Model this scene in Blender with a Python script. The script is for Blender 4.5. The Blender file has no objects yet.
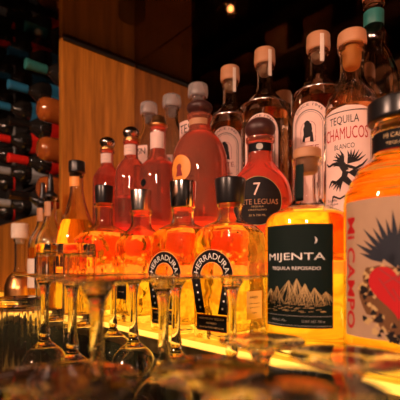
import bpy, bmesh, math, random
from mathutils import Vector, Matrix
random.seed(7)
PI = math.pi
sc = bpy.context.scene
COL = sc.collection

# ------------------------------------------------------------------ materials
def newmat(name):
    m = bpy.data.materials.new(name); m.use_nodes = True
    return m, m.node_tree, m.node_tree.nodes['Principled BSDF']

def pmat(name, col, rough=.5, metal=0., spec=.5, bump=0., bscale=60., coat=0.):
    m, nt, b = newmat(name)
    b.inputs['Base Color'].default_value = (*col, 1)
    b.inputs['Roughness'].default_value = rough
    b.inputs['Metallic'].default_value = metal
    b.inputs['Specular IOR Level'].default_value = spec
    b.inputs['Coat Weight'].default_value = coat
    n = nt.nodes.new('ShaderNodeTexNoise'); n.inputs['Scale'].default_value = bscale
    tc = nt.nodes.new('ShaderNodeTexCoord')
    nt.links.new(tc.outputs['Object'], n.inputs['Vector'])
    mx = nt.nodes.new('ShaderNodeMix'); mx.data_type = 'RGBA'
    mx.inputs[6].default_value = (*[c*.88 for c in col], 1)
    mx.inputs[7].default_value = (*[min(1, c*1.1) for c in col], 1)
    nt.links.new(n.outputs['Fac'], mx.inputs[0]); nt.links.new(mx.outputs[2], b.inputs['Base Color'])
    if bump:
        bp = nt.nodes.new('ShaderNodeBump'); bp.inputs['Strength'].default_value = bump
        bp.inputs['Distance'].default_value = .002
        nt.links.new(n.outputs['Fac'], bp.inputs['Height']); nt.links.new(bp.outputs['Normal'], b.inputs['Normal'])
    return m

def gmat(name, col=(1, 1, 1), rough=.0, ior=1.45, trans=1., bump=.0, bscale=30.):
    m, nt, b = newmat(name)
    b.inputs['Base Color'].default_value = (*col, 1)
    b.inputs['Roughness'].default_value = rough
    b.inputs['IOR'].default_value = ior
    b.inputs['Transmission Weight'].default_value = trans
    if bump:
        tc = nt.nodes.new('ShaderNodeTexCoord')
        n = nt.nodes.new('ShaderNodeTexNoise'); n.inputs['Scale'].default_value = bscale
        n.inputs['Detail'].default_value = 1
        bp = nt.nodes.new('ShaderNodeBump'); bp.inputs['Strength'].default_value = bump
        bp.inputs['Distance'].default_value = .004
        nt.links.new(tc.outputs['Object'], n.inputs['Vector'])
        nt.links.new(n.outputs['Fac'], bp.inputs['Height']); nt.links.new(bp.outputs['Normal'], b.inputs['Normal'])
    return m

def emat(name, col, s):
    m, nt, b = newmat(name)
    b.inputs['Base Color'].default_value = (*[c*.5 for c in col], 1)
    b.inputs['Emission Color'].default_value = (*col, 1)
    b.inputs['Emission Strength'].default_value = s
    b.inputs['Roughness'].default_value = .3
    return m

def emat2(name, c1, c2, s):
    # back-lit acrylic; emission noise stands in for caustic swirls in the bottles
    m, nt, b = newmat(name)
    tc = nt.nodes.new('ShaderNodeTexCoord'); n = nt.nodes.new('ShaderNodeTexNoise')
    n.inputs['Scale'].default_value = 34; n.inputs['Detail'].default_value = 3; n.inputs['Distortion'].default_value = 1.2
    rp = nt.nodes.new('ShaderNodeValToRGB')
    rp.color_ramp.elements[0].position = .38; rp.color_ramp.elements[0].color = (*c2, 1)
    rp.color_ramp.elements[1].position = .64; rp.color_ramp.elements[1].color = (*c1, 1)
    nt.links.new(tc.outputs['Object'], n.inputs['Vector']); nt.links.new(n.outputs['Fac'], rp.inputs['Fac'])
    nt.links.new(rp.outputs['Color'], b.inputs['Emission Color'])
    b.inputs['Base Color'].default_value = (*[c*.08 for c in c1], 1)
    b.inputs['Emission Strength'].default_value = s; b.inputs['Roughness'].default_value = .3
    return m

def woodmat(name, c1, c2, axis='z', scale=1., rough=.45):
    m, nt, b = newmat(name)
    tc = nt.nodes.new('ShaderNodeTexCoord'); mp = nt.nodes.new('ShaderNodeMapping')
    s = {'z': (9, 9, .55), 'x': (.55, 9, 9), 'y': (9, .55, 9)}[axis]
    mp.inputs['Scale'].default_value = [v*scale for v in s]
    n = nt.nodes.new('ShaderNodeTexNoise'); n.inputs['Scale'].default_value = 3.2
    n.inputs['Detail'].default_value = 8; n.inputs['Distortion'].default_value = .35
    w = nt.nodes.new('ShaderNodeTexNoise'); w.inputs['Scale'].default_value = 14; w.inputs['Detail'].default_value = 3
    r = nt.nodes.new('ShaderNodeValToRGB')
    r.color_ramp.elements[0].position = .32; r.color_ramp.elements[0].color = (*c1, 1)
    r.color_ramp.elements[1].position = .68; r.color_ramp.elements[1].color = (*c2, 1)
    ad = nt.nodes.new('ShaderNodeMix'); ad.inputs[0].default_value = .3
    nt.links.new(tc.outputs['Object'], mp.inputs['Vector'])
    nt.links.new(mp.outputs['Vector'], n.inputs['Vector']); nt.links.new(mp.outputs['Vector'], w.inputs['Vector'])
    nt.links.new(n.outputs['Fac'], ad.inputs[2]); nt.links.new(w.outputs['Fac'], ad.inputs[3])
    nt.links.new(ad.outputs[0], r.inputs['Fac']); nt.links.new(r.outputs['Color'], b.inputs['Base Color'])
    bp = nt.nodes.new('ShaderNodeBump'); bp.inputs['Strength'].default_value = .25; bp.inputs['Distance'].default_value = .002
    nt.links.new(ad.outputs[0], bp.inputs['Height']); nt.links.new(bp.outputs['Normal'], b.inputs['Normal'])
    b.inputs['Roughness'].default_value = rough
    return m

M = dict(
    glass=gmat('clear_glass', (.97, .97, .96), ior=1.45),
    glass_wavy=gmat('wavy_clear_glass', (.97, .97, .96), ior=1.45, bump=.55, bscale=38),
    satin_rose=gmat('satin_glow_tint_glass', (1., .38, .23), rough=.015, trans=.86),  # coral tint and haze stand in for red LED light scattering
    haze_rose=gmat('hazy_glow_tint_glass', (1., .38, .25), rough=.01, trans=.90),  # red LED glow put into the tint and haze here too
    glass_rose=gmat('rose_tinted_glass', (1., .66, .54), rough=.0),
    thin=gmat('stemware_glass', (.98, .98, .98), ior=1.45),
    green_glass=gmat('dark_green_glass', (.03, .05, .03), rough=.05),
    smoke=gmat('smoked_glass', (.10, .065, .04), ior=1.28),
    amber=gmat('amber_spirit', (1., .68, .17), ior=1.36),
    pale_amber=gmat('pale_amber_spirit', (1., .72, .25), ior=1.36),
    red_liq=gmat('red_spirit', (.85, .05, .03), ior=1.36),
    coral=gmat('coral_spirit', (1., .50, .34), rough=.01, ior=1.36, trans=.90),
    pink=gmat('pink_spirit', (1., .55, .46), rough=.01, ior=1.36, trans=.92),
    amber_wavy=gmat('wavy_amber_spirit', (1., .76, .22), ior=1.36, trans=.95, bump=.9, bscale=60),
    clear_liq=gmat('clear_spirit', (1., .93, .86), ior=1.36),
    black=pmat('black_cap', (.012, .011, .012), .28),
    blackpaper=pmat('black_paper', (.008, .008, .009), .6, spec=.08),
    greenpaper=pmat('dark_green_paper', (.007, .015, .012), .65, spec=.1),
    cream=pmat('cream_paper', (.80, .66, .55), .65),
    kraft=pmat('beige_paper', (.45, .29, .18), .65, spec=.2),
    pinkpaper=pmat('blush_paper', (.86, .60, .52), .65, spec=.2),
    white=pmat('white_print', (.85, .82, .76), .6),
    grey=pmat('grey_print', (.45, .43, .38), .6),
    ink=pmat('black_ink', (.012, .008, .008), .6, spec=.2),
    redink=pmat('red_ink', (.50, .012, .014), .5, spec=.2),
    darkredink=pmat('dark_red_ink', (.28, .02, .02), .6),
    ochre=pmat('ochre_print', (.16, .07, .025), .6, spec=.2),
    goldprint=pmat('gold_print', (.55, .36, .14), .4),
    orangepaper=pmat('orange_paper', (.90, .32, .05), .5),
    amberpaper=pmat('amber_paper', (.95, .62, .22), .6),
    navy=pmat('slate_blue_print', (.022, .026, .038), .6, spec=.2),
    cork=pmat('cork', (.48, .27, .14), .8, bump=.4, bscale=180),
    tan=pmat('tan_cap', (.52, .24, .11), .55),
    wine_stopper=pmat('dark_brown_stopper', (.055, .018, .016), .42),
    chrome=pmat('chrome', (.75, .72, .70), .12, 1.),
    silver=pmat('brushed_silver', (.62, .60, .58), .25, 1.),
    gold=pmat('gold_metal', (.85, .42, .15), .3, 1.),
    teal=pmat('teal_foil', (.025, .17, .15), .4),
    blue=pmat('blue_foil', (.02, .16, .30), .4),
    redfoil=pmat('red_foil', (.75, .02, .012), .35),
    copper=pmat('amber_bottle_glass', (.34, .085, .015), .10, coat=1.),
    whitelabel=pmat('white_label', (.36, .37, .37), .5),
    bottledark=pmat('dark_bottle_glass', (.014, .012, .010), .08, spec=.8),
    counter=pmat('dark_counter', (.030, .015, .009), .14, bump=.05),
    darkgreen=pmat('dark_olive_edge', (.03, .035, .015), .25),
    rail=pmat('bronze_rail', (.30, .22, .08), .3, .8),
    blackpaint=pmat('black_paint', (.010, .008, .007), .5),
    ceil=pmat('dark_ceiling', (.03, .02, .014), .6),
    wood=woodmat('honey_wood', (.20, .062, .005), (.62, .23, .022), 'z', 1.7),
    wood_dark=woodmat('dark_wood', (.07, .028, .012), (.17, .075, .032), 'z', 1.),
    wood_box=woodmat('box_wood', (.20, .09, .04), (.42, .20, .09), 'x', 1.),
    lit_amber=emat2('lit_amber_acrylic', (1., .56, .035), (.75, .22, .008), 2.0),
    lit_floor=emat2('lit_amber_floor', (1., .40, .02), (.8, .24, .01), 1.25),
    lit_red=emat2('lit_red_acrylic', (1., .54, .03), (1., .26, .015), 2.5),
    lit_red_top=emat2('lit_red_step_top', (1., .20, .03), (1., .13, .03), 3.0),
    lit_dim=emat2('dim_lit_step', (1., .16, .04), (1., .22, .04), .9),
    led=emat('led_strip', (1., .50, .07), 1.9),
    bulb=emat('added_key_bulb', (1., .58, .40), 470.),
)
# mirror
m, nt, b = newmat('bar_mirror')
b.inputs['Base Color'].default_value = (.50, .42, .36, 1); b.inputs['Metallic'].default_value = 1; b.inputs['Roughness'].default_value = .03
M['mirror'] = m

# ------------------------------------------------------------------ object helpers
def link(name, bm, mat, parent=None, smooth=False, ang=None):
    me = bpy.data.meshes.new(name); bm.normal_update(); bm.to_mesh(me); bm.free()
    if smooth:
        for p in me.polygons: p.use_smooth = True
        if ang is not None: me.set_sharp_from_angle(angle=math.radians(ang))
    o = bpy.data.objects.new(name, me); COL.objects.link(o)
    me.materials.append(M[mat])
    if parent: o.parent = parent
    return o

def thing(name, label, cat, loc, group=None, rz=0.):
    o = bpy.data.objects.new(name, None); COL.objects.link(o); o.empty_display_size = .02
    o.location = loc; o.rotation_euler = (0, 0, rz)
    o['label'] = label; o['category'] = cat
    if group: o['group'] = group
    return o

def box(bm, x0, x1, y0, y1, z0, z1, bev=0.):
    r = bmesh.ops.create_cube(bm, size=1)
    for v in r['verts']:
        v.co = Vector(((x0+x1)/2+v.co.x*(x1-x0), (y0+y1)/2+v.co.y*(y1-y0), (z0+z1)/2+v.co.z*(z1-z0)))
    if bev:
        es = list({e for v in r['verts'] for e in v.link_edges})
        bmesh.ops.bevel(bm, geom=es, offset=bev, segments=2, affect='EDGES')

def struct(name, x0, x1, y0, y1, z0, z1, mat, bev=0.):
    bm = bmesh.new(); box(bm, x0, x1, y0, y1, z0, z1, bev)
    o = link(name, bm, mat); o['kind'] = 'structure'; return o

def fil(P, rad=.004, n=3):
    """round the corners of a profile of (r, z[, sq]) points"""
    P = [tuple(p)+(0,)*(3-len(p)) for p in P]
    P = [Vector(p) for p in P]; out = [P[0]]
    for i in range(1, len(P)-1):
        a, b, c = P[i-1], P[i], P[i+1]
        la, lc = (a-b).length, (c-b).length
        d = min(rad, la*.48, lc*.48)
        if d < 1e-5: out.append(b); continue
        p, q = b+(a-b)*d/la, b+(c-b)*d/lc
        for k in range(n+1):
            t = k/n; out.append(p*(1-t)**2+b*2*t*(1-t)+q*t*t)
    out.append(P[-1]); return out

def sup(th, r, sq):
    c, s = math.cos(th), math.sin(th)
    if sq <= 0: return r*c, r*s
    n = 2+sq*6; k = (abs(c)**n+abs(s)**n)**(-1/n)
    return r*c*k, r*s*k

def lathe(bm, P, seg=48, flute=None, closed=False):
    rings = []
    for p in P:
        r, z, sq = p[0], p[1], (p[2] if len(p) > 2 else 0)
        if r < 1e-6: rings.append([bm.verts.new((0, 0, z))]); continue
        ring = []
        for k in range(seg):
            th = 2*PI*(k+.5)/seg
            rr = r*(1+(flute(th, z) if flute else 0))
            x, y = sup(th, rr, sq); ring.append(bm.verts.new((x, y, z)))
        rings.append(ring)
    pairs = list(zip(rings, rings[1:]))
    if closed: pairs.append((rings[-1], rings[0]))
    for a, b in pairs:
        for k in range(seg):
            k2 = (k+1) % seg
            if len(a) == 1 and len(b) == 1: break
            if len(a) == 1: bm.faces.new((a[0], b[k2], b[k]))
            elif len(b) == 1: bm.faces.new((a[k], a[k2], b[0]))
            else: bm.faces.new((a[k], a[k2], b[k2], b[k]))
    bmesh.ops.recalc_face_normals(bm, faces=bm.faces)

def lathed(name, P, mat, parent, seg=48, rad=.003, flute=None, ang=50):
    bm = bmesh.new(); lathe(bm, fil(P, rad), seg, flute)
    return link(name, bm, mat, parent, True, ang)

def rad_at(P, z):
    for a, b in zip(P, P[1:]):
        if a[1] <= z <= b[1] and b[1] > a[1]:
            t = (z-a[1])/(b[1]-a[1]); return a[0]+(b[0]-a[0])*t, (a[2]+(b[2]-a[2])*t if len(a) > 2 else 0)
    return P[-1][0], 0

def glass_vessel(parent, prof, wall=.0028, base=.007, level=None, glass='glass', liquid='amber', seg=56, flute=None, rad=.005, name='glass_body'):
    """prof = outer profile from (r,0) up to the lip; hollow glass body plus a liquid filling it up to level"""
    O = fil([(0, .0012)]+[p for p in prof], rad)
    top = prof[-1]
    Pn = [p if len(p) > 2 else (*p, 0) for p in prof]
    side = [p for p in O if p[1] > base+wall*.5]
    inner = [Vector((max(p[0]-wall, .001), p[1], p[2])) for p in side]
    r0, s0 = inner[0][0], inner[0][2]
    bot = [Vector((0, base+.001, 0)), Vector((r0*.7, base, s0)), Vector((r0*.95, base+.0012, s0)), Vector((r0, base+.004, s0))]
    inner = bot+[p for p in inner if p[1] > base+.0045]
    bm = bmesh.new()
    lathe(bm, list(O)+list(reversed(inner)), seg, flute)
    g = link(name, bm, glass, parent, True, 60)
    if level:
        L = []
        for p in inner:
            if p[1] < level: L.append(Vector((p[0]+(.0004 if p[0] > 0 else 0), p[1]-.0004, p[2])))
        r, s = 0, 0
        for a, b in zip(inner, inner[1:]):
            if a[1] <= level <= b[1]:
                t = (level-a[1])/max(b[1]-a[1], 1e-6); r = a[0]+(b[0]-a[0])*t; s = a[2]
        if r == 0: r, s = L[-1][0], L[-1][2]
        L += [Vector((r+.0004, level, s)), Vector((0, level, 0))]
        bm = bmesh.new(); lathe(bm, L, seg, flute)
        link('liquid', bm, liquid, parent, True, 60)
    return g

# ---- flat artwork wrapped round a bottle.  u = to the reader's right, v = up
def poly(bm, pts):
    vs = [bm.verts.new((x, y, 0)) for x, y in pts]
    return bm.faces.new(vs)

def wrap(bm, R, az, z, off=.0004, flat=None, step=.003):
    bmesh.ops.triangulate(bm, faces=bm.faces)
    if not flat:
        xs = [v.co.x for v in bm.verts]; a, b = min(xs), max(xs); x = a+step
        while x < b:
            bmesh.ops.bisect_plane(bm, geom=bm.verts[:]+bm.edges[:]+bm.faces[:], plane_co=(x, 0, 0), plane_no=(1, 0, 0)); x += step
    for v in bm.verts:
        u, w = v.co.x, v.co.y
        if flat:
            n = Vector((math.cos(az), math.sin(az), 0)); t = Vector((-math.sin(az), math.cos(az), 0))
            v.co = n*(R+off)+t*u+Vector((0, 0, z+w))
        else:
            rr = (R(z+w) if callable(R) else R)+off; r0 = R(z) if callable(R) else R
            th = az+u/r0; v.co = Vector((rr*math.cos(th), rr*math.sin(th), z+w))

def art(name, polys, mat, parent, R, az, z, off=.0004, flat=None):
    bm = bmesh.new()
    for p in polys: poly(bm, p)
    wrap(bm, R, az, z, off, flat)
    # paper has a little thickness
    return link(name, bm, mat, parent, False)

def text_bm(s, h, w=None, rot=0., cx=0., cy=0., arc=None):
    bold = .022 if s == 'Mi CAMPO' and h > .01 else 0
    cu = bpy.data.curves.new('t', 'FONT'); cu.body = s; cu.align_x = 'CENTER'; cu.size = 1; cu.resolution_u = 3
    cu.offset = bold
    o = bpy.data.objects.new('t', cu); COL.objects.link(o)
    bpy.context.view_layer.update()
    me = bpy.data.meshes.new_from_object(o.evaluated_get(bpy.context.evaluated_depsgraph_get()))
    bpy.data.objects.remove(o); bpy.data.curves.remove(cu)
    bm = bmesh.new(); bm.from_mesh(me); bpy.data.meshes.remove(me)
    xs = [v.co.x for v in bm.verts]; ys = [v.co.y for v in bm.verts]
    x0, x1, y0, y1 = min(xs), max(xs), min(ys), max(ys)
    sy = h/(y1-y0); sx = (w/(x1-x0)) if w else sy
    for v in bm.verts:
        x, y = (v.co.x-(x0+x1)/2)*sx, (v.co.y-(y0+y1)/2)*sy
        if arc:  # bend over a circle of radius arc
            a = x/arc; x, y = (arc+y)*math.sin(a), (arc+y)*math.cos(a)
        c, sn = math.cos(rot), math.sin(rot)
        v.co = Vector((x*c-y*sn+cx, x*sn+y*c+cy, 0))
    return bm

def lettering(s, h, w, mat, parent, R, az, z, u=0., v=0., rot=0., arc=None, off=.0009, flat=None, name='lettering'):
    bm = text_bm(s, h, w, rot, u, v, arc)
    wrap(bm, R, az, z, off, flat)
    return link(name, bm, mat, parent, False)

def merge_text(items, mat, parent, R, az, z, off=.0009, flat=None, name='small_print'):
    tot = bmesh.new()
    for (s, h, w, u, v) in items:
        b = text_bm(s, h, w, 0, u, v); me = bpy.data.meshes.new('x'); b.to_mesh(me); b.free(); tot.from_mesh(me); bpy.data.meshes.remove(me)
    wrap(tot, R, az, z, off, flat)
    return link(name, tot, mat, parent, False)

def rect(w, h, cx=0., cy=0.): return [(cx-w/2, cy-h/2), (cx+w/2, cy-h/2), (cx+w/2, cy+h/2), (cx-w/2, cy+h/2)]
def disc(r, cx=0., cy=0., n=32): return [(cx+r*math.cos(2*PI*k/n), cy+r*math.sin(2*PI*k/n)) for k in range(n)]
def ringp(r0, r1, a0, a1, cx=0., cy=0., n=28):
    A = [a0+(a1-a0)*k/n for k in range(n+1)]
    return [(cx+r1*math.cos(a), cy+r1*math.sin(a)) for a in A]+[(cx+r0*math.cos(a), cy+r0*math.sin(a)) for a in reversed(A)]
def quads_ring(r0, r1, a0, a1, cx=0., cy=0., n=28):
    out = []
    for k in range(n):
        a, b = a0+(a1-a0)*k/n, a0+(a1-a0)*(k+1)/n
        out.append([(cx+r0*math.cos(a), cy+r0*math.sin(a)), (cx+r1*math.cos(a), cy+r1*math.sin(a)), (cx+r1*math.cos(b), cy+r1*math.sin(b)), (cx+r0*math.cos(b), cy+r0*math.sin(b))])
    return out
def arch(w, h, cy=0., n=20):
    r = w/2
    return [(-r, cy-h/2), (r, cy-h/2), (r, cy+h/2-r)]+[(r*math.cos(PI*k/n), cy+h/2-r+r*math.sin(PI*k/n)) for k in range(1, n)]+[(-r, cy+h/2-r)]

# ------------------------------------------------------------------ the place
YF, Y2, Y3, YM = .326, .436, .548, .69        # front edge of the bar shelf, second step, third step, mirror
XP = -1.1165                                  # wooden end panel
ZC = -.095                                    # front work counter
struct('floor', -4, 2.6, -2.6, 1.6, -1.15, -1.1, 'wood_dark')
struct('ceiling', -4, 2.6, -2.6, 1.6, 2.8, 2.85, 'ceil')
struct('wall_back', -4, 2.6, 1.2, 1.25, -1.1, 2.8, 'blackpaint')
struct('wall_front', -4, 2.6, -2.6, -2.55, -1.1, 2.8, 'blackpaint')
struct('wall_left', -4.05, -4, -2.6, 1.25, -1.1, 2.8, 'blackpaint')
struct('wall_right', 2.6, 2.65, -2.6, 1.25, -1.1, 2.8, 'blackpaint')

def simple(name, label, cat, x0, x1, y0, y1, z0, z1, mat, bev=0., group=None):
    bm = bmesh.new(); box(bm, (x0-x1)/2, (x1-x0)/2, (y0-y1)/2, (y1-y0)/2, 0, z1-z0, bev)
    o = link(name, bm, mat); o.location = ((x0+x1)/2, (y0+y1)/2, z0)
    o['label'] = label; o['category'] = cat
    if group: o['group'] = group
    return o

# work counter in front with its own base
wc = thing('bar_counter', 'dark low work counter carrying all the upturned glasses', 'counter', (-.5, 0, -1.1))
bm = bmesh.new(); box(bm, -1.6, 1.5, -.12, YF, .965, 1.005, .003); link('countertop', bm, 'counter', wc)
bm = bmesh.new(); box(bm, -1.55, 1.45, -.08, YF, 0, .965); link('cabinet', bm, 'wood_dark', wc)

# stepped lit display
st = thing('stepped_bottle_display', 'stepped bar shelf glowing amber and red beneath the bottles', 'shelf', (-.5, .5, -1.1))
bm = bmesh.new(); box(bm, -1.3, 1.5, YF-.5+.004, YM-.5, 0, 1.088); link('cabinet', bm, 'blackpaint', st)
bm = bmesh.new(); box(bm, -1.3, 1.5, YF-.5+.003, Y2-.5, 1.088, 1.1, .001); link('lower_lit_step', bm, 'lit_floor', st)
bm = bmesh.new(); box(bm, -1.3, 1.5, YF-.5-.003, YF-.5+.003, 1.093, 1.1, .001); link('led_strip', bm, 'led', st)
bm = bmesh.new(); box(bm, -1.3, 1.5, YF-.5-.002, YF-.5+.0035, 1.006, 1.072, .001); link('front_fascia', bm, 'darkgreen', st)
bm = bmesh.new(); box(bm, -1.3, 1.5, YF-.5-.004, YF-.5+.003, 1.0725, 1.0925, .001); link('edge_rail', bm, 'rail', st)
bm = bmesh.new(); box(bm, XP+.5+.001, 1.5, Y2-.5, Y3-.5, 1.1, 1.185, .001); link('middle_riser', bm, 'lit_amber', st)
bm = bmesh.new(); box(bm, XP+.5+.001, 1.5, Y2-.5, Y3-.5, 1.185, 1.2, .001); link('middle_lit_step', bm, 'lit_red_top', st)
bm = bmesh.new(); box(bm, XP+.5+.001, 1.5, Y3-.5, YM-.5, 1.1, 1.29, .001); link('upper_riser', bm, 'lit_red', st)
bm = bmesh.new(); box(bm, XP+.5+.001, 1.5, Y3-.5, YM-.5, 1.29, 1.3, .001); link('upper_step_board', bm, 'lit_dim', st)

o = simple('wall_mirror', 'large dark tinted mirror behind the rows of bottles', 'mirror', XP, 1.0, YM, YM+.008, -.1, 1.5, 'mirror')
o = simple('end_panel', 'honey coloured upright wooden panel ending the bottle display on the left', 'panel', XP-.022, XP, .45, YM, 0, 1.5, 'wood', .001)
o = simple('low_wooden_partition', 'honey coloured wooden boards under the wine rack at far left', 'panel', -2.3, XP-.024, .452, .474, 0, .265, 'wood', .001)
o = simple('overhead_shelf', 'smoked glass shelf spanning above all the bottles', 'shelf', -2.4, 1.0, .10, .688, .75, .760, 'smoke', .001)
o = simple('shelf_edge_trim', 'thin black strip along the front edge of the overhead glass shelf', 'trim', -2.4, 1.0, .090, .0995, .744, .764, 'blackpaint', .001)
o = simple('shelf_bracket', 'thin black strip where the glass shelf meets the wooden panel', 'bracket', XP+.0005, XP+.010, .452, .686, .741, .7495, 'blackpaint', .001)

# ------------------------------------------------------------------ spirits in front
def cap_profile(r, h, z0, taper=1.): return [(0, z0), (r*taper, z0), (r, z0+h), (0, z0+h)]

def horseshoe_bottle(loc, label, capmat, caph, hs=1., with_side=True, liquid='amber_wavy', group=None):
    t = thing('tequila_bottle', label, 'bottle', loc, group, math.radians(7))
    w = .038
    P = [(w-.002, 0, .9), (w, .004, .9), (w, .128*hs, .9), (w*.95, .140*hs, .8), (w*.76, .149*hs, .5), (.0185, .156*hs, 0), (.0162, .162*hs, 0), (.0162, .172*hs, 0), (.0175, .174*hs, 0), (.0175, .178*hs, 0)]
    glass_vessel(t, P, .003, .012, .146*hs, glass='glass_wavy', liquid=liquid, rad=.008, seg=64)
    z0 = .1785*hs
    bm = bmesh.new(); lathe(bm, fil([(0, z0), (.0185, z0), (.0210, z0+caph), (0, z0+caph)], .002)); link('cap', bm, capmat, t, True, 50)
    # horseshoe label on the front face (towards the bar edge)
    R = w; az = -PI/2
    hsq = quads_ring(.0195, .0345, math.radians(-10), math.radians(190), 0, .007, 30)
    hsq += [[(-.0341, .0015), (-.0193, .0035), (-.0105, -.040), (-.0255, -.040)], [(.0193, .0035), (.0341, .0015), (.0255, -.040), (.0105, -.040)]]
    lb = art('horseshoe_label', hsq, 'blackpaper', t, R, az, .074, .0012, True)
    edge = quads_ring(.0348, .0358, math.radians(-10), math.radians(190), 0, .007, 30)+quads_ring(.0182, .0192, math.radians(-10), math.radians(190), 0, .007, 30)
    art('label_border', edge, 'goldprint', lb, R, az, .074, .0013, True)
    lettering('HERRADURA', .0078, .074, 'white', lb, R, az, .074, 0, .007, 0, .0268, .0017, True)
    dots = []
    for s in (-1, 1):
        for k in range(4): dots.append(disc(.0015, s*(.0250-.0022*k), -.004-k*.0095, 8))
    nm = art('horseshoe_nails', dots[:4], 'white', lb, R, az, .074, .0017, True)
    art('horseshoe_nails', dots[4:], 'white', lb, R, az, .074, .0017, True)
    l2 = art('lower_label', [rect(.05, .021)], 'blackpaper', t, R, az, .022, .0012, True)
    art('label_border', [rect(.05, .0006, 0, .0098), rect(.05, .0006, 0, -.0098)], 'redink', l2, R, az, .022, .0014, True)
    merge_text([('HERRADURA TEQUILA', .0032, .042, 0, .0055), ('AÑEJO', .0036, .018, 0, .0000), ('HECHO EN MEXICO 100% AGAVE', .0022, .040, 0, -.0055)], 'goldprint', l2, R, az, .022, .0017, True)
    if with_side:
        l3 = art('side_label', [rect(.034, .036)], 'amberpaper', t, R, 0., .045, .0012, True)
        merge_text([('AÑEJO', .0042, .018, -.002, .010), ('100% de agave', .0018, .024, 0, .002), ('reposo en barrica', .0018, .024, 0, -.003), ('750 ml', .0018, .010, 0, -.010)], 'ink', l3, R, 0., .045, .0017, True)
    return t

horseshoe_bottle((-.381, .385, .0005), 'square amber bottle with black horseshoe label, just left of the green mountain label', 'black', .034)
horseshoe_bottle((-.472, .376, .0005), 'square amber bottle with horseshoe label and chrome cap, second from the green mountain label', 'chrome', .040, 1.02, True)
# squat amber bottle with silver cap, and a wide shouldered one with black cap
def shouldered_bottle(loc, label, capmat, w, hb, hn, caph, capr, liquid='amber_wavy'):
    t = thing('tequila_bottle', label, 'bottle', loc)
    P = [(w-.003, 0, .6), (w, .005, .6), (w*1.01, hb*.8, .6), (w*.98, hb, .6), (w*.72, hb+.018, .4), (.020, hb+.028, 0), (.0175, hb+.034, 0), (.0175, hn, 0), (.020, hn+.002, 0), (.020, hn+.007, 0)]
    glass_vessel(t, P, .003, .012, hb+.012, glass='glass_wavy', liquid=liquid, rad=.008, seg=64)
    bm = bmesh.new(); lathe(bm, fil(cap_profile(capr, caph, hn+.0075, .9), .002)); link('cap', bm, capmat, t, True, 50)
    return t
t = shouldered_bottle((-.602, .385, .0005), 'amber bottle with a brushed silver cap standing between two black capped bottles', 'silver', .038, .135, .185, .037, .0185)
lb = art('label', [rect(.032, .045)], 'blackpaper', t, .038, -PI/2, .062, .0012, True)
merge_text([('TEQUILA', .004, .022, 0, .012), ('REPOSADO', .003, .022, 0, .002), ('100% agave', .002, .018, 0, -.010)], 'goldprint', lb, .038, -PI/2, .062, .0017, True)
t = shouldered_bottle((-.740, .385, .0005), 'broad shouldered amber bottle with a small black cap above the round glass feet', 'black', .050, .150, .215, .036, .0185)

# green mountain label bottle
t = thing('tequila_bottle', 'round amber bottle with dark green label of mountains under a moon', 'bottle', (-.2555, .3785, .0005))
r = .0460
P = [(r-.003, 0), (r, .005), (r, .136), (r*.95, .148), (r*.72, .1555), (.021, .160), (.0155, .166), (.0150, .204), (.0162, .206), (.0162, .2115)]
glass_vessel(t, P, .003, .012, .150, liquid='amber', rad=.008, seg=72)
lathed('stopper', [(0, .196), (.0115, .196), (.0115, .2117), (.0150, .2117), (.0150, .2230), (0, .2230)], 'tan', t)
az = math.radians(-71)
lb = art('label', [rect(.076, .104)], 'greenpaper', t, r, az, .0845, .0006)
art('neck_seal', [rect(.010, .040)], 'greenpaper', t, .0152, math.radians(-88), .184, .0006)
lettering('MIJENTA', .0092, .062, 'white', lb, r, az, .0845, -.0015, .0185)
merge_text([('TEQUILA REPOSADO', .0038, .052, -.001, .0080)], 'white', lb, r, az, .084)
merge_text([('40% ALC. VOL.', .0022, .018, -.018, -.0445), ('CONT. NET. 750 ml', .0022, .022, .018, -.0445)], 'grey', lb, r, az, .084)
cr = [(.0185+.0032*math.cos(a), .036+.0034*math.sin(a)) for a in [PI/2-PI*k/10 for k in range(11)]]
cr += [(.0185+.0032*math.cos(a)*.45, .036+.0034*math.sin(a)) for a in [-PI/2+PI*k/10 for k in range(1, 10)]]
art('moon_print', [cr], 'white', lb, r, az, .084, .0009)
mt = []
rnd = random.Random(3)
def ridge(px, py, bx, by, n=5):
    for k in range(n):
        t_ = k/(n-1) if n > 1 else .5; ex = bx[0]+(bx[1]-bx[0])*t_+rnd.uniform(-.001, .001); ey = by+rnd.uniform(-.003, .003)
        mx_, my_ = (px+ex)/2+rnd.uniform(-.0012, .0012), (py+ey)/2
        mt.append([(px-.0002, py), (px+.0002, py), (mx_+.0004, my_), (mx_-.0004, my_)])
        mt.append([(mx_-.0004, my_), (mx_+.0004, my_), (ex+.0002, ey), (ex-.0002, ey)])
for (px_, py_, b0, b1) in [(-.030, -.013, -.041, -.018), (-.020, -.010, -.032, -.010), (-.006, -.004, -.022, .006), (.002, -.002, -.010, .014), (.010, -.007, .000, .020), (.019, -.011, .010, .030), (.030, -.015, .020, .041)]:
    ridge(px_, py_, (b0, b1), -.027, 11)
for k in range(44):
    x_ = rnd.uniform(-.038, .036); y_ = rnd.uniform(-.036, -.026); mt.append([(x_, y_), (x_+.005, y_+.0005), (x_+.005, y_+.0009), (x_, y_+.0006)])
art('mountain_print', mt, 'goldprint', lb, r, az, .084, .0009)
art('label_lines', [rect(.074, .0004, 0, -.0395), rect(.074, .0004, 0, -.0492)], 'grey', lb, r, az, .084, .0009)

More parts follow.
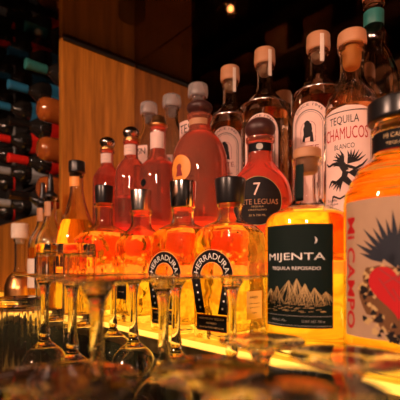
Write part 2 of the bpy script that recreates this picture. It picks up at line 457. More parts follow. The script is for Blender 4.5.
# pineapple label bottle
t = thing('tequila_bottle', 'big round bottle with red pineapple heart artwork at the right edge', 'bottle', (-.157, .3765, .0005))
r = .0475
P = [(r-.003, 0), (r, .005), (r, .150), (r*.97, .162), (r*.90, .166), (r*.88, .172), (r*.78, .177), (r*.74, .183), (.024, .192), (.0205, .197), (.0205, .215), (.0235, .2165), (.0235, .2200), (.0205, .2215), (.0205, .2245)]
glass_vessel(t, P, .0035, .012, .214, liquid='amber', rad=.004, seg=80)
bm = bmesh.new(); lathe(bm, fil([(0, .2248), (.0255, .2248), (.0265, .2270), (.0265, .2435), (0, .2435)], .002)); link('cap', bm, 'black', t, True, 50)
nl = art('neck_label', [rect(.060, .017)], 'blackpaper', t, .0207, math.radians(-70), .206, .0006)
merge_text([('MI CAMPO', .004, .022, 0, .003), ('TEQUILA', .003, .018, 0, -.004)], 'goldprint', nl, .0207, math.radians(-70), .206)
az = math.radians(-64)
lb = art('label', [rect(.108, .118)], 'kraft', t, r, az, .092, .0006)
lettering('Mi CAMPO', .0110, .098, 'redink', lb, r, az, .092, -.0455, -.004, -PI/2)
# agave crown: pointed leaves
lv = []
cx, cy = -.003, .006
for k, a in enumerate([-68, -58, -48, -38, -29, -20, -12, -4, 5, 13, 22, 31, 41, 51, 61, 70]):
    A = math.radians(90+a); L = .047-abs(a)*.00010-(k % 2)*.006
    tip = (cx+L*math.cos(A), cy-.004+L*math.sin(A)); nx, ny = -math.sin(A), math.cos(A)
    bx, by = cx+.012*math.cos(A), cy-.004+.012*math.sin(A); m1 = (cx+L*.62*math.cos(A), cy-.004+L*.62*math.sin(A))
    wv = .0021
    lv.append([(bx-nx*wv*.6, by-ny*wv*.6), (m1[0]-nx*wv, m1[1]-ny*wv), tip, (m1[0]+nx*wv, m1[1]+ny*wv), (bx+nx*wv*.6, by+ny*wv*.6)][::-1])
for k in range(9):
    A = math.radians(30+15*k); L = .024
    tip = (cx+L*math.cos(A), cy-.002+L*math.sin(A)); nx, ny = -math.sin(A)*.003, math.cos(A)*.003
    lv.append([(cx-nx, cy-.003-ny), tip, (cx+nx, cy-.003+ny)][::-1])
art('agave_crown_print', lv, 'navy', lb, r, az, .092, .0008)
hb_ = []
for k in range(40):
    a = 2*PI*k/40; x_ = 16*math.sin(a)**3; y_ = 13*math.cos(a)-5*math.cos(2*a)-2*math.cos(3*a)-math.cos(4*a); hb_.append((cx+x_*.00142, cy-.022+y_*.0015))
foliage = []
for k in range(150):
    a = rnd.uniform(0, 2*PI); rr = rnd.uniform(.018, .033); x_, y_ = cx+rr*math.cos(a)*.95, cy-.030+rr*math.sin(a)*1.1
    if y_ > cy-.004: continue
    q = rnd.uniform(0, PI); s_ = rnd.uniform(.0018, .0042)
    foliage.append([(x_+s_*math.cos(q+j*2*PI/6)*(1 if j % 2 else .6), y_+s_*math.sin(q+j*2*PI/6)*(1 if j % 2 else .6)) for j in range(6)])
base_ = []
for k in range(48):
    a = 2*PI*k/48; rr = (.0300 if k % 2 else .0255)+rnd.uniform(-.0015, .0015)
    y_ = cy-.025+rr*math.sin(a)*1.12
    base_.append((cx-.002+rr*math.cos(a), min(y_, cy-.004+rnd.uniform(-.001, .001))))
art('foliage_base_print', [base_], 'ochre', lb, r, az, .092, .0007)
art('foliage_print', foliage[::2], 'goldprint', lb, r, az, .092, .0008)
art('foliage_shading_print', foliage[1::2], 'ink', lb, r, az, .092, .0010)
art('heart_print', [list(reversed(hb_))], 'redink', lb, r, az, .092, .0012)
vn = []
for (a, b) in [((-.014, -.006), (.010, -.024)), ((-.010, -.018), (.006, -.008)), ((.002, -.004), (.014, -.018)), ((-.004, -.022), (.004, -.036)), ((-.014, -.014), (-.002, -.032)), ((.006, -.020), (.012, -.010))]:
    dx, dy = b[0]-a[0], b[1]-a[1]; l = math.hypot(dx, dy); nx, ny = -dy/l*.0005, dx/l*.0005
    vn.append([(cx+a[0]-nx, cy+a[1]-ny), (cx+b[0]-nx, cy+b[1]-ny), (cx+b[0]+nx, cy+b[1]+ny), (cx+a[0]+nx, cy+a[1]+ny)])
art('vein_print', vn, 'darkredink', lb, r, az, .092, .0015)

# flask with cone neck, pourer bottles, small decanter at far left
t = thing('whisky_bottle', 'flask shaped amber bottle with long cone neck and black banded cork top', 'bottle', (-.872, .386, .0005))
P = [(.042, 0), (.046, .006), (.047, .10), (.045, .16), (.036, .195), (.024, .225), (.0155, .26), (.0140, .300), (.0165, .302), (.0165, .308)]
glass_vessel(t, P, .003, .01, .20, liquid='amber', glass='glass_wavy', rad=.012)
lathed('stopper', [(0, .296), (.0115, .296), (.0125, .3085), (.0185, .3085), (.0185, .335), (0, .335)], 'black', t)
art('neck_label', [rect(.030, .022)], 'orangepaper', t, .0142, math.radians(-66), .287, .0022)
art('label', [rect(.050, .040)], 'blackpaper', t, .0468, math.radians(-75), .12, .0012)

def pourer_bottle(loc, label, h, liq, labmat):
    t = thing('spirit_bottle', label, 'bottle', loc)
    P = [(.034, 0), (.037, .005), (.037, h*.52), (.033, h*.58), (.018, h*.68), (.0140, h*.74), (.0140, h*.88), (.0160, h*.885), (.0160, h*.90)]
    glass_vessel(t, P, .0028, .01, h*.5, liquid=liq, rad=.01)
    lathed('pour_spout', [(0, h*.87), (.0112, h*.87), (.0125, h*.902), (.0165, h*.902), (.0165, h*.925), (.009, h*.945), (.0065, h*1.05), (.0055, h*1.10), (0, h*1.10)], 'black', t)
    art('neck_label', [rect(.020, h*.12)], 'tan', t, .0142, math.radians(-60), h*.80, .0008)
    art('label', [rect(.055, h*.26)], labmat, t, .0372, math.radians(-66), h*.27, .0008)
    return t
pourer_bottle((-1.085, .385, .0005), 'slim bottle with black pour spout, left one of the two spouted bottles', .292, 'amber', 'cream')
pourer_bottle((-1.010, .378, .0005), 'slim bottle with taller black pour spout, right one of the two spouted bottles', .300, 'amber', 'blackpaper')
t = thing('decanter', 'small cream capped bottle with golden shell imitating its glowing base at the far left edge', 'bottle', (-1.268, .382, .0005))
P = [(.036, 0), (.042, .008), (.043, .035), (.034, .062), (.019, .078), (.0155, .10), (.0155, .17), (.018, .172), (.018, .180)]
glass_vessel(t, P, .003, .008, .060, liquid='pale_amber', rad=.01)
lathed('cap', [(0, .165), (.012, .165), (.0130, .181), (.025, .181), (.025, .226), (0, .226)], 'cream', t)
lathed('glow_shell', [(.0445, .001), (.0448, .034), (.0355, .064), (.0200, .0805), (.0192, .0800), (.0345, .0632), (.0438, .0335), (.0437, .001), (.0445, .001)], 'gold', bpy.data.objects['decanter'], rad=.006)  # gold metal shell stands in for the glow of the amber body

# ------------------------------------------------------------------ second row
Z2 = .1005
def domed_bottle(loc, label, h, rb, liq, dome, topmat, level=.62, body='haze_rose'):
    t = thing('tequila_bottle', label, 'bottle', loc)
    P = [(rb-.003, 0), (rb, .006), (rb, h*.66), (rb*.94, h*.71), (rb*.66, h*.765), (.0165, h*.79), (.0150, h*.81), (.0150, h*.895), (.0185, h*.90), (.0185, h*.915)]
    glass_vessel(t, P, .003, .012, h*level, liquid=liq, rad=.014, glass=body)
    lathed('collar', [(0, h*.9155), (.0175, h*.9155), (.0185, h*.93), (.0165, h*.945), (0, h*.945)], 'gold', t)
    bm = bmesh.new(); zz = h*.945
    lathe(bm, [Vector((0, zz, 0)), Vector((dome*.72, zz, 0))]+[Vector((dome*math.cos(a), zz+dome*.62+dome*.75*math.sin(a), 0)) for a in [-.7+k*(PI/2+.7)/9 for k in range(9)]]+[Vector((0, zz+dome*1.37, 0))])
    link('stopper', bm, topmat, t, True, 60)
    nl = art('neck_label', [rect(.036, h*.075)], 'pinkpaper', t, .0152, math.radians(-60), h*.85, .0008)
    merge_text([('TEQUILA', .003, .018, 0, .005), ('DE AGAVE', .0025, .018, 0, -.003)], 'grey', nl, .0152, math.radians(-60), h*.85, .0012)
    return t
domed_bottle((-.905, .480, Z2), 'leftmost pink bottle with a shiny silver dome stopper', .310, .036, 'coral', .0195, 'chrome', .80)
domed_bottle((-.795, .482, Z2), 'pink bottle with silver dome stopper beside the gold topped bottle', .306, .037, 'red_liq', .0195, 'chrome', .50)
t = thing('tequila_bottle', 'clear bottle with gold cap, pink neck label and small dark emblem', 'bottle', (-.690, .484, Z2))
rb = .040; h = .300
P = [(rb-.003, 0), (rb, .006), (rb, h*.62), (rb*.94, h*.68), (.022, h*.735), (.0160, h*.77), (.0155, h*.93), (.018, h*.935), (.018, h*.95)]
glass_vessel(t, P, .003, .012, h*.70, liquid='pink', rad=.014, glass='haze_rose')
lathed('cap', [(0, h*.951), (.0175, h*.951), (.0200, h*.97), (.0150, h*.99), (.0125, h*1.03), (0, h*1.035)], 'gold', t)
art('neck_label', [rect(.036, .034)], 'pinkpaper', t, .0160, math.radians(-56), h*.855, .0010)
em = [disc(.008, 0, 0, 8), rect(.003, .012, 0, -.009), rect(.012, .003, 0, .006)]
art('emblem', [em[0]], 'blackpaper', t, rb, math.radians(-84), h*.55, .0010)

# round globe bottle
t = thing('tequila_bottle', 'large orange globe shaped bottle with dark ball stopper and orange round label', 'bottle', (-.567, .492, Z2))
P = [(.040, 0), (.046, .006), (.0495, .10), (.0525, .17), (.051, .200), (.043, .225), (.031, .240), (.0215, .247), (.0195, .256), (.0205, .268), (.0235, .271), (.0235, .277)]
glass_vessel(t, P, .003, .012, .262, liquid='coral', rad=.016, seg=72, glass='satin_rose')
def ball(parent, z, r, mat='wine_stopper', name='stopper', k=.78):
    bm = bmesh.new()
    lathe(bm, [Vector((0, z, 0)), Vector((r*.62, z, 0))]+[Vector((r*math.cos(a), z+r*.6+r*k*math.sin(a), 0)) for a in [-.85+j*(PI/2+.85)/10 for j in range(10)]]+[Vector((0, z+r*(.6+k), 0))])
    return link(name, bm, mat, parent, True, 60)
ball(t, .2773, .0245, k=.55)
art('neck_label', [rect(.040, .011)], 'tan', t, .0203, math.radians(-55), .262, .0008)
RR = lambda z: rad_at([(p[0], p[1]) for p in P], z)[0]
lb = art('round_label', [disc(.024)], 'orangepaper', t, RR, math.radians(-84), .170, .0015)
art('label_figure_print', [disc(.006, 0, .002, 10), [(-.008, -.014), (.008, -.014), (.004, 0), (-.004, 0)]], 'darkredink', lb, RR, math.radians(-84), .170, .0020)
# seven
t = thing('tequila_bottle', 'orange bottle with round dark label bearing a 7 and brown ball stopper', 'bottle', (-.418, .490, Z2))
P = [(.042, 0), (.048, .006), (.0505, .06), (.0500, .105), (.044, .130), (.031, .147), (.0215, .158), (.0195, .168), (.0200, .190), (.023, .192), (.023, .198)]
glass_vessel(t, P, .003, .012, .189, liquid='coral', rad=.016, seg=72, glass='haze_rose')
ball(t, .1983, .0245, k=.72)
nl = art('neck_label', [rect(.040, .013)], 'blackpaper', t, .0205, math.radians(-52), .180, .0008)
art('crest_print', [disc(.005, 0, 0, 14)], 'grey', nl, .0205, math.radians(-52), .180, .0013)
az = math.radians(-54); R7 = .0500
RR7 = lambda z: rad_at(P, z)[0]
lb = art('round_label', [disc(.0375)], 'ink', t, RR7, az, .092, .0014)
art('label_border', quads_ring(.0362, .0370, 0, 2*PI, n=40), 'goldprint', lb, RR7, az, .092, .0017)
lettering('7', .019, .0105, 'pinkpaper', lb, RR7, az, .092, -.001, .017, off=.0020, name='numeral')
lettering('SIETE LEGUAS', .0078, .060, 'tan', lb, RR7, az, .092, 0, -.002, off=.0020)
merge_text([('TEQUILA', .003, .018, 0, -.0095), ('CRISTALINO', .0025, .026, 0, -.014), ('35 % 750 ML', .003, .024, 0, -.022)], 'goldprint', lb, RR7, az, .092, .0020)

# skulls-and-wings label bottle
t = thing('tequila_bottle', 'tall clear bottle with red and black lettered winged figure label', 'bottle', (-.263, .490, Z2))
r = .0350
P = [(r-.003, 0), (r, .006), (r, .188), (r*.93, .207), (r*.68, .222), (.0175, .232), (.0150, .240), (.0150, .270), (.0175, .272), (.0175, .279)]
glass_vessel(t, P, .003, .014, .196, liquid='clear_liq', rad=.012, seg=64, glass='glass_wavy')
lathed('stopper_top', [(0, .2792), (.0175, .2792), (.0185, .283), (.0175, .297), (0, .298)], 'tan', t)
lathed('cork', [(0, .250), (.009, .250), (.0115, .256), (.0115, .2788), (0, .2788)], 'orangepaper', t)
az = math.radians(-73)
lb = art('label', [[(-.031, -.066), (.031, -.066), (.031, .062), (.018, .066), (0, .068), (-.018, .066), (-.031, .062)]], 'pinkpaper', t, r, az, .124, .0007)
bo = [rect(.0008, .126, -.0295, -.002), rect(.0008, .126, .0295, -.002), rect(.059, .0012, 0, .061)]
art('label_border', bo, 'ink', lb, r, az, .124, .0010)
lettering('TEQUILA', .0115, .036, 'ink', lb, r, az, .124, -.003, .050, off=.0011)
lettering('CHAMUCOS', .0150, .053, 'redink', lb, r, az, .124, -.001, .034, off=.0011)
lettering('BLANCO', .0062, .024, 'ink', lb, r, az, .124, -.002, .018, off=.0011)
lettering('Tequila\nde Agave', .009, .018, 'ink', lb, r, az, .124, -.018, -.050, off=.0011, name='small_print')
fig = []
def limb(pts, ws):
    for (a, b, w1, w2) in zip(pts, pts[1:], ws, ws[1:]):
        dx, dy = b[0]-a[0], b[1]-a[1]; l = math.hypot(dx, dy) or 1; nx, ny = -dy/l, dx/l
        fig.append([(a[0]-nx*w1, a[1]-ny*w1), (b[0]-nx*w2, b[1]-ny*w2), (b[0]+nx*w2, b[1]+ny*w2), (a[0]+nx*w1, a[1]+ny*w1)])
S = .00112
def L(*p): return [(x*S, y*S) for x, y in p]
limb(L((-6, 6), (-3, 0), (0, -6), (-2, -14), (4, -22)), [.003, .0042, .0038, .0032, .001])
limb(L((-3, 0), (-14, 4), (-20, 2), (-24, 6)), [.002, .0016, .0012, .0006])
limb(L((0, 0), (10, -4), (17, 0), (22, 6)), [.002, .0016, .0012, .0005])
limb(L((-1, -12), (-10, -18), (-16, -15), (-20, -22)), [.003, .0022, .0015, .0006])
limb(L((0, -14), (8, -24), (4, -34), (10, -42)), [.003, .0024, .0016, .0008])
limb(L((4, -30), (-6, -36), (-14, -32), (-16, -40)), [.001, .001, .0012, .0004])
for (ox, oy, a0, a1, Lw, n) in [(-2, 2, 95, 175, 17, 6), (2, 2, 15, 80, 20, 6), (3, -8, -35, 25, 18, 5), (-3, -16, 190, 245, 15, 4)]:
    for k in range(n):
        A = math.radians(a0+(a1-a0)*k/(n-1)); ll = Lw*(1-.06*k)
        limb(L((ox, oy), (ox+ll*.55*math.cos(A), oy+ll*.55*math.sin(A)), (ox+ll*math.cos(A+.18), oy+ll*math.sin(A+.18))), [.0006, .0014, .0002])
fig.append(disc(.0034, -.007, .008, 10)); limb(L((-9, 10), (-11, 14)), [.001, .0002]); limb(L((-5, 10), (-4, 15)), [.001, .0002])
art('winged_figure_print', fig, 'ink', lb, r, az, .118, .0012)

# ------------------------------------------------------------------ third row
Z3 = .2005
def arched_bottle(loc, label, az_deg, h=.313):
    t = thing('tequila_bottle', label, 'bottle', loc); r = .0455
    P = [(r-.004, 0), (r, .006), (r, h*.56), (r*.95, h*.625), (r*.72, h*.685), (.020, h*.73), (.0150, h*.765), (.0145, h*.88), (.0175, h*.885), (.0175, h*.905)]
    glass_vessel(t, P, .003, .014, h*.60, liquid='clear_liq', rad=.014, seg=60)
    lathed('stopper_top', [(0, h*.9055), (.0195, h*.9055), (.0205, h*.93), (.0195, h), (0, h)], 'tan', t)
    lathed('cork', [(0, h*.84), (.009, h*.84), (.0112, h*.86), (.0112, h*.905), (0, h*.905)], 'cork', t)
    a = math.radians(az_deg)
    sa = math.radians(az_deg+38)
    art('tax_strip', [rect(.007, h*.16)], 'cream', t, .0205, sa, h*.895, .0006)
    # shoulder ring catching the light
    lathed('shoulder_ring', [(.0395, h*.652), (.0412, h*.652), (.0412, h*.660), (.0395, h*.660), (.0395, h*.652)], 'silver', t, rad=.0004)
    lb = art('label', [arch(.066, .165)], 'pinkpaper', t, r, a, h*.56-.0825, .0008)
    W = .052; H = .150; cy = -.006
    bord = []
    for (w_, hh, th) in ((W, H, .0012), (W-.006, H-.006, .0005)):
        rr = w_/2; yb, yt = cy-hh/2, cy+hh/2-rr
        bord += [rect(th, yt-yb, -rr, (yt+yb)/2), rect(th, yt-yb, rr, (yt+yb)/2)]+quads_ring(rr-th/2, rr+th/2, 0, PI, 0, yt, 24)
    art('label_border', bord, 'navy', lb, r, a, h*.56-.0825, .0012)
    z = h*.56-.0825
    lettering('SINCE 1945', .0042, .052, 'ink', lb, r, a, z, 0, .0495, 0, .0285, .0012, name='arched_lettering')
    # engraved rider figure in an arched window
    port = [[(-.008, .020), (.006, .022), (.009, .036), (.007, .048), (.0, .053), (-.006, .049), (-.010, .040)], disc(.006, -.002, .050, 10), [(.004, .012), (.012, .010), (.010, .030), (.006, .034)], [(-.012, .014), (-.006, .013), (-.005, .028), (-.010, .026)]]
    port = [[(x_*.8, .036+(y_-.036)*.8) for x_, y_ in p_] for p_ in port]
    art('portrait_print', port, 'ink', lb, r, a, z, .0013)
    art('portrait_frame', quads_ring(.0122, .0128, 0, PI, 0, .038, 18)+[rect(.0006, .021, -.0125, .0275), rect(.0006, .021, .0125, .0275), rect(.0256, .0006, 0, .0170)], 'darkredink', lb, r, a, z, .0012)
    lettering('ETTE.', .0090, .032, 'darkredink', lb, r, a, z, .004, .006, off=.0013)
    merge_text([('TEQUILA', .003, .030, 0, -.012), ('BLANCO 100% AGAVE', .0026, .036, 0, -.019)], 'ink', lb, r, a, z, .0013)
    return t
arched_bottle((-.594, .600, Z3), 'clear bottle with arched blush label, leftmost of the three with that label', -58)
arched_bottle((-.502, .602, Z3), 'clear bottle with arched blush label rising directly behind the brown ball stopper', -60)
arched_bottle((-.388, .608, Z3), 'clear bottle with arched blush label just left of the winged figure label', -78, .294)

def glass_capped(loc, label, h, rb, txt, azd, zt, lw=.05, lh=.05):
    t = thing('spirit_bottle', label, 'bottle', loc)
    P = [(rb-.003, 0), (rb, .006), (rb, h*.60), (rb*.9, h*.68), (.020, h*.76), (.0160, h*.80), (.0160, h*.88), (.019, h*.885), (.019, h*.90)]
    glass_vessel(t, P, .003, .012, h*.5, liquid='clear_liq', rad=.014)
    lathed('glass_stopper', [(0, h*.83), (.010, h*.83), (.012, h*.901), (.0225, h*.901), (.0240, h*.93), (.0225, h*.99), (.016, h), (0, h)], 'smokecap', t, rad=.005)
    lb = art('label', [rect(lw, lh)], 'pinkpaper', t, rb, math.radians(azd), zt, .0010)
    lettering(txt, lh*.32, lw*.8, 'ink', lb, rb, math.radians(azd), zt, 0, lh*.2, off=.0015)
    return t
M['smokecap'] = gmat('hazy_glass', (.75, .68, .66), rough=.25, trans=.7)
glass_capped((-.900, .600, Z3), 'clear bottle with hazy glass stopper and small blush label far behind, left of its twin', .335, .040, 'SSSN', -75, .185)
glass_capped((-.803, .604, Z3), 'clear bottle with hazy glass stopper behind the gold capped bottle', .325, .040, 'BLANCO', -70, .140)
glass_capped((-.700, .602, Z3), 'clear bottle with large hazy glass stopper and blush label directly behind the globe bottle', .316, .044, 'TEST', -72, .190, .056, .06)

t = thing('tequila_bottle', 'tall clear bottle with teal foil band on its neck behind the winged figure label', 'bottle', (-.294, .615, Z3))
P = [(.034, 0), (.038, .006), (.038, .165), (.036, .190), (.024, .222), (.0150, .240), (.0165, .250), (.0185, .258), (.0145, .266), (.0135, .300), (.016, .302), (.016, .310)]
glass_vessel(t, P, .003, .014, .150, liquid='clear_liq', rad=.010)
lathed('foil_band', [(.0138, .269), (.0150, .269), (.0150, .291), (.0138, .291), (.0138, .269)], 'teal', t, rad=.0003)
lathed('stopper', [(0, .3103), (.0165, .3103), (.0175, .33), (0, .335)], 'tan', t)
t = thing('spirit_bottle', 'small bottle with orange label at right edge behind the pineapple label bottle', 'bottle', (-.212, .600, Z3))
P = [(.026, 0), (.029, .006), (.029, .11), (.022, .13), (.012, .145), (.012, .175), (.014, .177), (.014, .182)]
glass_vessel(t, P, .0028, .01, .10, liquid='coral', rad=.010)
lathed('cap', [(0, .1823), (.0145, .1823), (.0145, .2), (0, .2)], 'tan', t)
art('label', [rect(.045, .05)], 'orangepaper', t, .029, math.radians(-75), .07, .0010)
t = thing('spirit_bottle', 'bottle with pink striped label between winged figure label and big black cap', 'bottle', (-.180, .492, Z2))
P = [(.026, 0), (.029, .006), (.029, .125), (.022, .145), (.012, .160), (.012, .185), (.014, .187), (.014, .192)]
glass_vessel(t, P, .0028, .01, .10, liquid='coral', rad=.010)
lathed('cap', [(0, .1923), (.0145, .1923), (.0145, .21), (0, .21)], 'redfoil', t)
lb = art('label', [rect(.05, .06)], 'pinkpaper', t, .029, math.radians(-75), .095, .0010)
art('label_stripe', [rect(.05, .010, 0, .018), rect(.05, .006, 0, -.01)], 'redink', lb, .029, math.radians(-75), .095, .0014)

# ------------------------------------------------------------------ upturned glasses
def stem_glass(loc, label, rb=.031, rf=.035, H=.1815, zj=.100, group=None, coupe=False):
    g = thing('wine_glass', label, 'glass', loc, group)
    w = .0009
    if coupe:
        out = [(rb*.9, 0), (rb*1.0, .018), (rb*.95, .040), (rb*.70, zj*.82), (rb*.34, zj*.95), (.007, zj), (.0042, zj+.006)]
    else:
        out = [(rb*.80, 0), (rb*.96, .022), (rb, .050), (rb*.94, .072), (rb*.72, .088), (rb*.36, .0975), (.0070, .101), (.0042, zj+.008)]
    inn = [(max(p[0]-w, .0005), p[1] if p[1] == 0 else p[1]-w*.5) for p in out[:-2]]+[(0, out[-3][1]-.0012)]
    o2 = fil([(inn[0][0]+w*.3, -.0)]+out, .012, 4)
    bowl = fil([(0, inn[-1][1])]+list(reversed(inn[:-1])), .012, 4)
    bm = bmesh.new(); lathe(bm, [p for p in bowl]+[p for p in o2]+[Vector((0, zj+.008, 0))], 44)
    link('bowl', bm, 'thin', g, True, 60)
    bm = bmesh.new(); lathe(bm, fil([(0, zj+.0065), (.0050, zj+.0065), (.0062, zj+.010), (.0044, zj+.020), (.0042, H-.026), (.0062, H-.013), (.0120, H-.0055), (0, H-.0055)], .004), 24)
    link('stem', bm, 'thin', g, True, 60)
    bm = bmesh.new(); lathe(bm, fil([(0, H-.0058), (.012, H-.0054), (.022, H-.0036), (rf-.0006, H-.0022), (rf, H-.0012), (rf-.0006, H-.0002), (.012, H-.0008), (0, H-.0012)], .001), 56)
    link('foot', bm, 'thin', g, True, 60)
    return g
ZG = ZC+.0005
gr = 'tall stemmed glasses upturned on the work counter'
for (x, y, lab) in [
    (-.475, .171, 'upturned stemmed glass, leftmost stem, standing beside the fluted highball glass'),
    (-.390, .168, 'upturned stemmed glass with the second stem from the left, its bowl lowest'),
    (-.240, .120, 'upturned stemmed glass, nearest and most blurred tall one with thick stem at left'),
    (-.494, .271, 'upturned stemmed glass farthest back against the lit shelf edge at left'),
    (-.405, .249, 'upturned stemmed glass with thin stem below the silver capped bottle'),
    (-.269, .194, 'upturned stemmed glass with thick stem in front of the left horseshoe label'),
    (-.325, .250, 'upturned stemmed glass whose stem stands between the two horseshoe labels'),
    (-.260, .265, 'upturned stemmed glass with stem just right of the nearer horseshoe label')]:
    stem_glass((x, y, ZG), lab, group=gr)
gr = 'short stemmed glasses upturned in the blurred foreground'
for (x, y, H, rf, lab) in [
    (-.183, .216, .138, .030, 'short upturned glass foot lying below the green mountain label'),
    (-.112, .205, .140, .032, 'short upturned glass with broad bright foot below the pineapple label'),
    (-.166, .066, .141, .034, 'short upturned glass blurred in the lower left corner'),
    (-.138, .129, .140, .030, 'short upturned glass blurred at the bottom below the nearer horseshoe label'),
    (-.079, .112, .148, .029, 'short upturned glass, very near and blurred, bottom right of centre')]:
    stem_glass((x, y, ZG), lab, rb=.030, rf=rf, H=H, zj=.070, group=gr, coupe=True)

def tumbler(loc, label, r, h, base, group=None, fl=24):
    g = thing('tumbler_glass', label, 'glass', loc, group)
    f = lambda th, z: (.018*math.cos(th*fl) if .012 < z < h-.012 else 0)
    # upside down: rim at the bottom, thick base at the top
    P = fil([(r*1.08-.0012, .0), (r*1.08, .0006), (r*1.05, .03), (r, h-.006), (r*.97, h), (r*.80, h), (0, h-.002)], .003)
    I = fil([(0, h-base), (r*.80, h-base), (r*.93, h-base-.004), (r*1.06-.0022, .03), (r*1.08-.0022, .0006), (r*1.08-.0018, 0)], .003)
    bm = bmesh.new(); lathe(bm, list(I)+list(P), 96, f); link('glass_body', bm, 'thin', g, True, 60)
    bm = bmesh.new(); lathe(bm, fil([(r*.99, h-base+.002), (r*1.035, h-base+.002), (r*1.035, h-base+.0045), (r*.99, h-base+.0045), (r*.99, h-base+.002)], .0004), 64); link('base_ring', bm, 'thin', g, True, 60)
    return g
tumbler((-.652, .196, ZG), 'fluted highball glass upturned with thick base at the lower left', .034, .143, .014)
tumbler((-.690, .110, ZG), 'fluted highball glass upturned, cut off by the left picture edge', .034, .141, .014)
gr = 'stacked small tumblers upturned behind the highball glasses'
for (x, y, h, side) in [(-.718, .271, .1155, 'left'), (-.628, .283, .1135, 'right')]:
    tumbler((x, y, ZG), 'small upturned tumbler, bottom one of the %s stack' % side, .026, h, .016, gr, 12)
    tumbler((x, y, ZG+h+.0002), 'small upturned tumbler with thick base, top one of the %s stack' % side, .026, h, .016, gr, 12)

# ------------------------------------------------------------------ wine rack at the left
rk = thing('wine_rack', 'dark wall rack with rows of wine bottles lying on their sides', 'rack', (-1.7, .60, .27))
cols = [-1.225, -1.40, -1.60, -1.83]
rows = [.335, .455, .575, .695]
for z in rows:
    bm = bmesh.new(); box(bm, -.55, .55, -.07, -.055, z-.27-.052, z-.27-.040, .002); link('rail', bm, 'blackpaint', rk)
    bm = bmesh.new(); box(bm, -.55, .55, .09, .105, z-.27-.052, z-.27-.040, .002); link('rail', bm, 'blackpaint', rk)
for x in (-2.25, -1.72, -1.145):
    bm = bmesh.new(); box(bm, x+1.7-.006, x+1.7+.006, -.10, .12, -.0, .475, .002); link('upright', bm, 'blackpaint', rk)
caps = ['redfoil', 'redfoil', 'whitelabel', 'redfoil']
labs = [['redfoil', 'redfoil', 'whitelabel', 'redfoil'], ['orangepaper', 'redfoil', 'whitelabel', 'redfoil'], ['orangepaper', 'redfoil', 'redfoil', 'whitelabel'], ['teal', 'blue', 'blue', 'whitelabel']]
rown = ['lowest', 'second lowest', 'second highest', 'highest']
coln = ['nearest the wooden panel', 'second from wooden panel', 'third from wooden panel', 'farthest from wooden panel']
matn = {'orangepaper': 'orange', 'redfoil': 'red', 'whitelabel': 'white', 'amberpaper': 'tan', 'teal': 'teal', 'blue': 'blue'}
def lying(bm):
    R_ = Matrix.Rotation(PI/2, 4, 'X')          # +z -> -y : neck towards the room
    for v in bm.verts: v.co = R_ @ v.co
for i, z in enumerate(rows):
    for j, x in enumerate(cols):
        lm = labs[i][j]
        flip = (j == 0 and i in (0, 1, 2))
        t = thing('wine_bottle', ('amber wine bottle with round base outward, lying in %s row, %s' % (rown[i], coln[j])) if flip else 'dark wine bottle, %s label, lying in %s row, %s' % (matn[lm], rown[i], coln[j]), 'bottle', (x, .42 if flip else .67, z), 'wine bottles lying in the rack', PI if flip else 0)
        bm = bmesh.new(); lathe(bm, fil([(0, 0), (.022, .0), (.0325, .008), (.0375, .022), (.0375, .175), (.034, .190), (.015, .215), (.0138, .22), (.0138, .275), (.0152, .276), (.0152, .285), (0, .285)], .008), 32); lying(bm)
        link('glass_body', bm, 'copper' if flip else 'bottledark', t, True, 60)
        bm = bmesh.new(); lathe(bm, fil([(.0381, .075), (.0384, .075), (.0384, .155), (.0381, .155)], .0002), 32, closed=True); lying(bm)
        link('label', bm, lm, t, True, 50)
        bm = bmesh.new(); lathe(bm, fil([(.0142, .225), (.0145, .225), (.0145, .2755), (.0158, .2765), (.0158, .286), (0, .286)], .0005), 24); lying(bm)
        link('foil', bm, 'bottledark' if (i+j) % 2 and lm == 'redfoil' else lm, t, True, 50)

# dim bottles on the overhead glass shelf
def plain_bottle(loc, label, mat, capm, h=.28, r=.036):
    t = thing('spirit_bottle', label, 'bottle', loc, 'dim bottles standing on the overhead glass shelf')
    lathed('glass_body', [(0, 0), (r, 0), (r, h*.6), (r*.8, h*.68), (.014, h*.76), (.013, h*.92), (0, h*.92)], mat, t, 32, .008)
    lathed('cap', [(0, h*.921), (.015, h*.921), (.015, h), (0, h)], capm, t, 24)
    return t
for (x, lab, lm) in [(-1.62, 'dark bottle with white cap on the overhead glass shelf, leftmost', 'whitelabel'), (-1.40, 'dark bottle with gold cap on the overhead glass shelf', 'gold'),
                     (-.92, 'dark bottle with red cap on the overhead glass shelf right of the panel', 'redfoil'), (-.70, 'dark bottle with tan cap on the overhead glass shelf, rightmost', 'tan')]:
    plain_bottle((x, .56, .7605), lab, 'bottledark', lm)

# ------------------------------------------------------------------ room behind the camera, seen in the mirror, plus added unseen key bulbs
cb = thing('cubby_shelf', 'tall dark shelf of wooden boxes reflected in the mirror', 'shelf', (-1.9, -1.75, -1.1))
bm = bmesh.new(); box(bm, -1.6, 1.6, -.02, 0, 0, 3.2); link('back_board', bm, 'blackpaint', cb)
for k in range(8):
    bm = bmesh.new(); box(bm, -1.6, 1.6, 0, .3, .25+k*.4, .275+k*.4); link('shelf_board', bm, 'wood_dark', cb)
n = 0
for k in range(3, 8):
    for j in range(7):
        w_ = random.uniform(.20, .28); h_ = random.uniform(.20, .30); x_ = -3.3+j*.44+random.uniform(-.03, .03)
        simple('wooden_box', 'dim brown wooden box on the reflected shelf', 'box', x_, x_+w_, -1.70, -1.50, -1.1+.2755+k*.4, -1.1+.2755+k*.4+h_, 'wood_box', .004, 'dim wooden boxes on the reflected shelf')

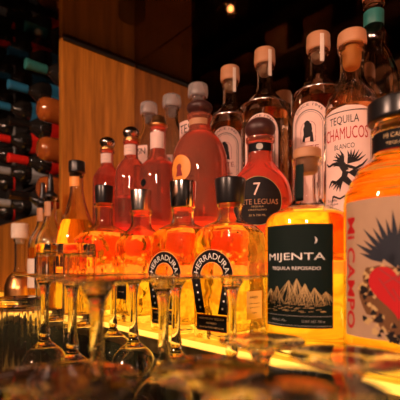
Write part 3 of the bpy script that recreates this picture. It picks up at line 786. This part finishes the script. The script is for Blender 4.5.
def pendant(loc, label, col_strength='bulb', r=.06):
    t = thing('pendant_lamp', label, 'lamp', loc)
    bm = bmesh.new(); bmesh.ops.create_uvsphere(bm, u_segments=24, v_segments=14, radius=r); link('bulb', bm, col_strength, t, True)
    lathed('socket', [(0, r*.9), (r*.5, r*.9), (r*.5, r*2.4), (r*.2, r*2.7), (0, r*2.7)], 'black', t, 24)
    zc = 2.8-loc[2]
    lathed('cord', [(0, r*2.71), (.003, r*2.71), (.003, zc), (0, zc)], 'black', t, 10)
    return t
M['bulb_small'] = emat('small_warm_bulb', (1., .5, .22), 190.)
pendant((.50, -.80, .70), 'bare warm key bulb added unseen behind the camera, right of the bar')  # unseen key light, added to brighten the labels
pendant((-.62, -1.05, .72), 'bare warm key bulb added unseen behind the camera, nearer the middle of the bar')  # second unseen key light, added for the left bottles and wood panel
pendant((-2.2, -1.1, 2.17), 'small dim bulb hanging in the room, left of the others', 'bulb_small', .025)
pendant((-2.45, -1.1, 2.35), 'small dim bulb hanging farther back in the room', 'bulb_small', .025)

# ------------------------------------------------------------------ world, camera
w = bpy.data.worlds.new('World'); sc.world = w; w.use_nodes = True
w.node_tree.nodes['Background'].inputs[0].default_value = (.5, .28, .18, 1)
w.node_tree.nodes['Background'].inputs[1].default_value = .02
cam = bpy.data.cameras.new('Camera'); co = bpy.data.objects.new('Camera', cam); COL.objects.link(co)
co.location = (0, 0, .093); co.rotation_euler = (PI/2, 0, math.atan2(.755, .656))
cam.lens = 36; cam.sensor_width = 36; cam.shift_y = .17; cam.clip_start = .01
cam.dof.use_dof = True; cam.dof.focus_distance = .58; cam.dof.aperture_fstop = 7.5
sc.camera = co
sc.view_settings.view_transform = 'Standard'; sc.view_settings.look = 'None'; sc.view_settings.gamma = 1
sc.view_settings.use_curve_mapping = False; sc.view_settings.exposure = 0.
cy = sc.cycles
cy.max_bounces = 28; cy.transmission_bounces = 26; cy.glossy_bounces = 8; cy.diffuse_bounces = 3; cy.transparent_max_bounces = 8
cy.caustics_refractive = True; cy.caustics_reflective = True; cy.blur_glossy = .5
cy.sample_clamp_indirect = 6.; cy.use_denoising = True
try: cy.denoiser = 'OPENIMAGEDENOISE'
except Exception: pass
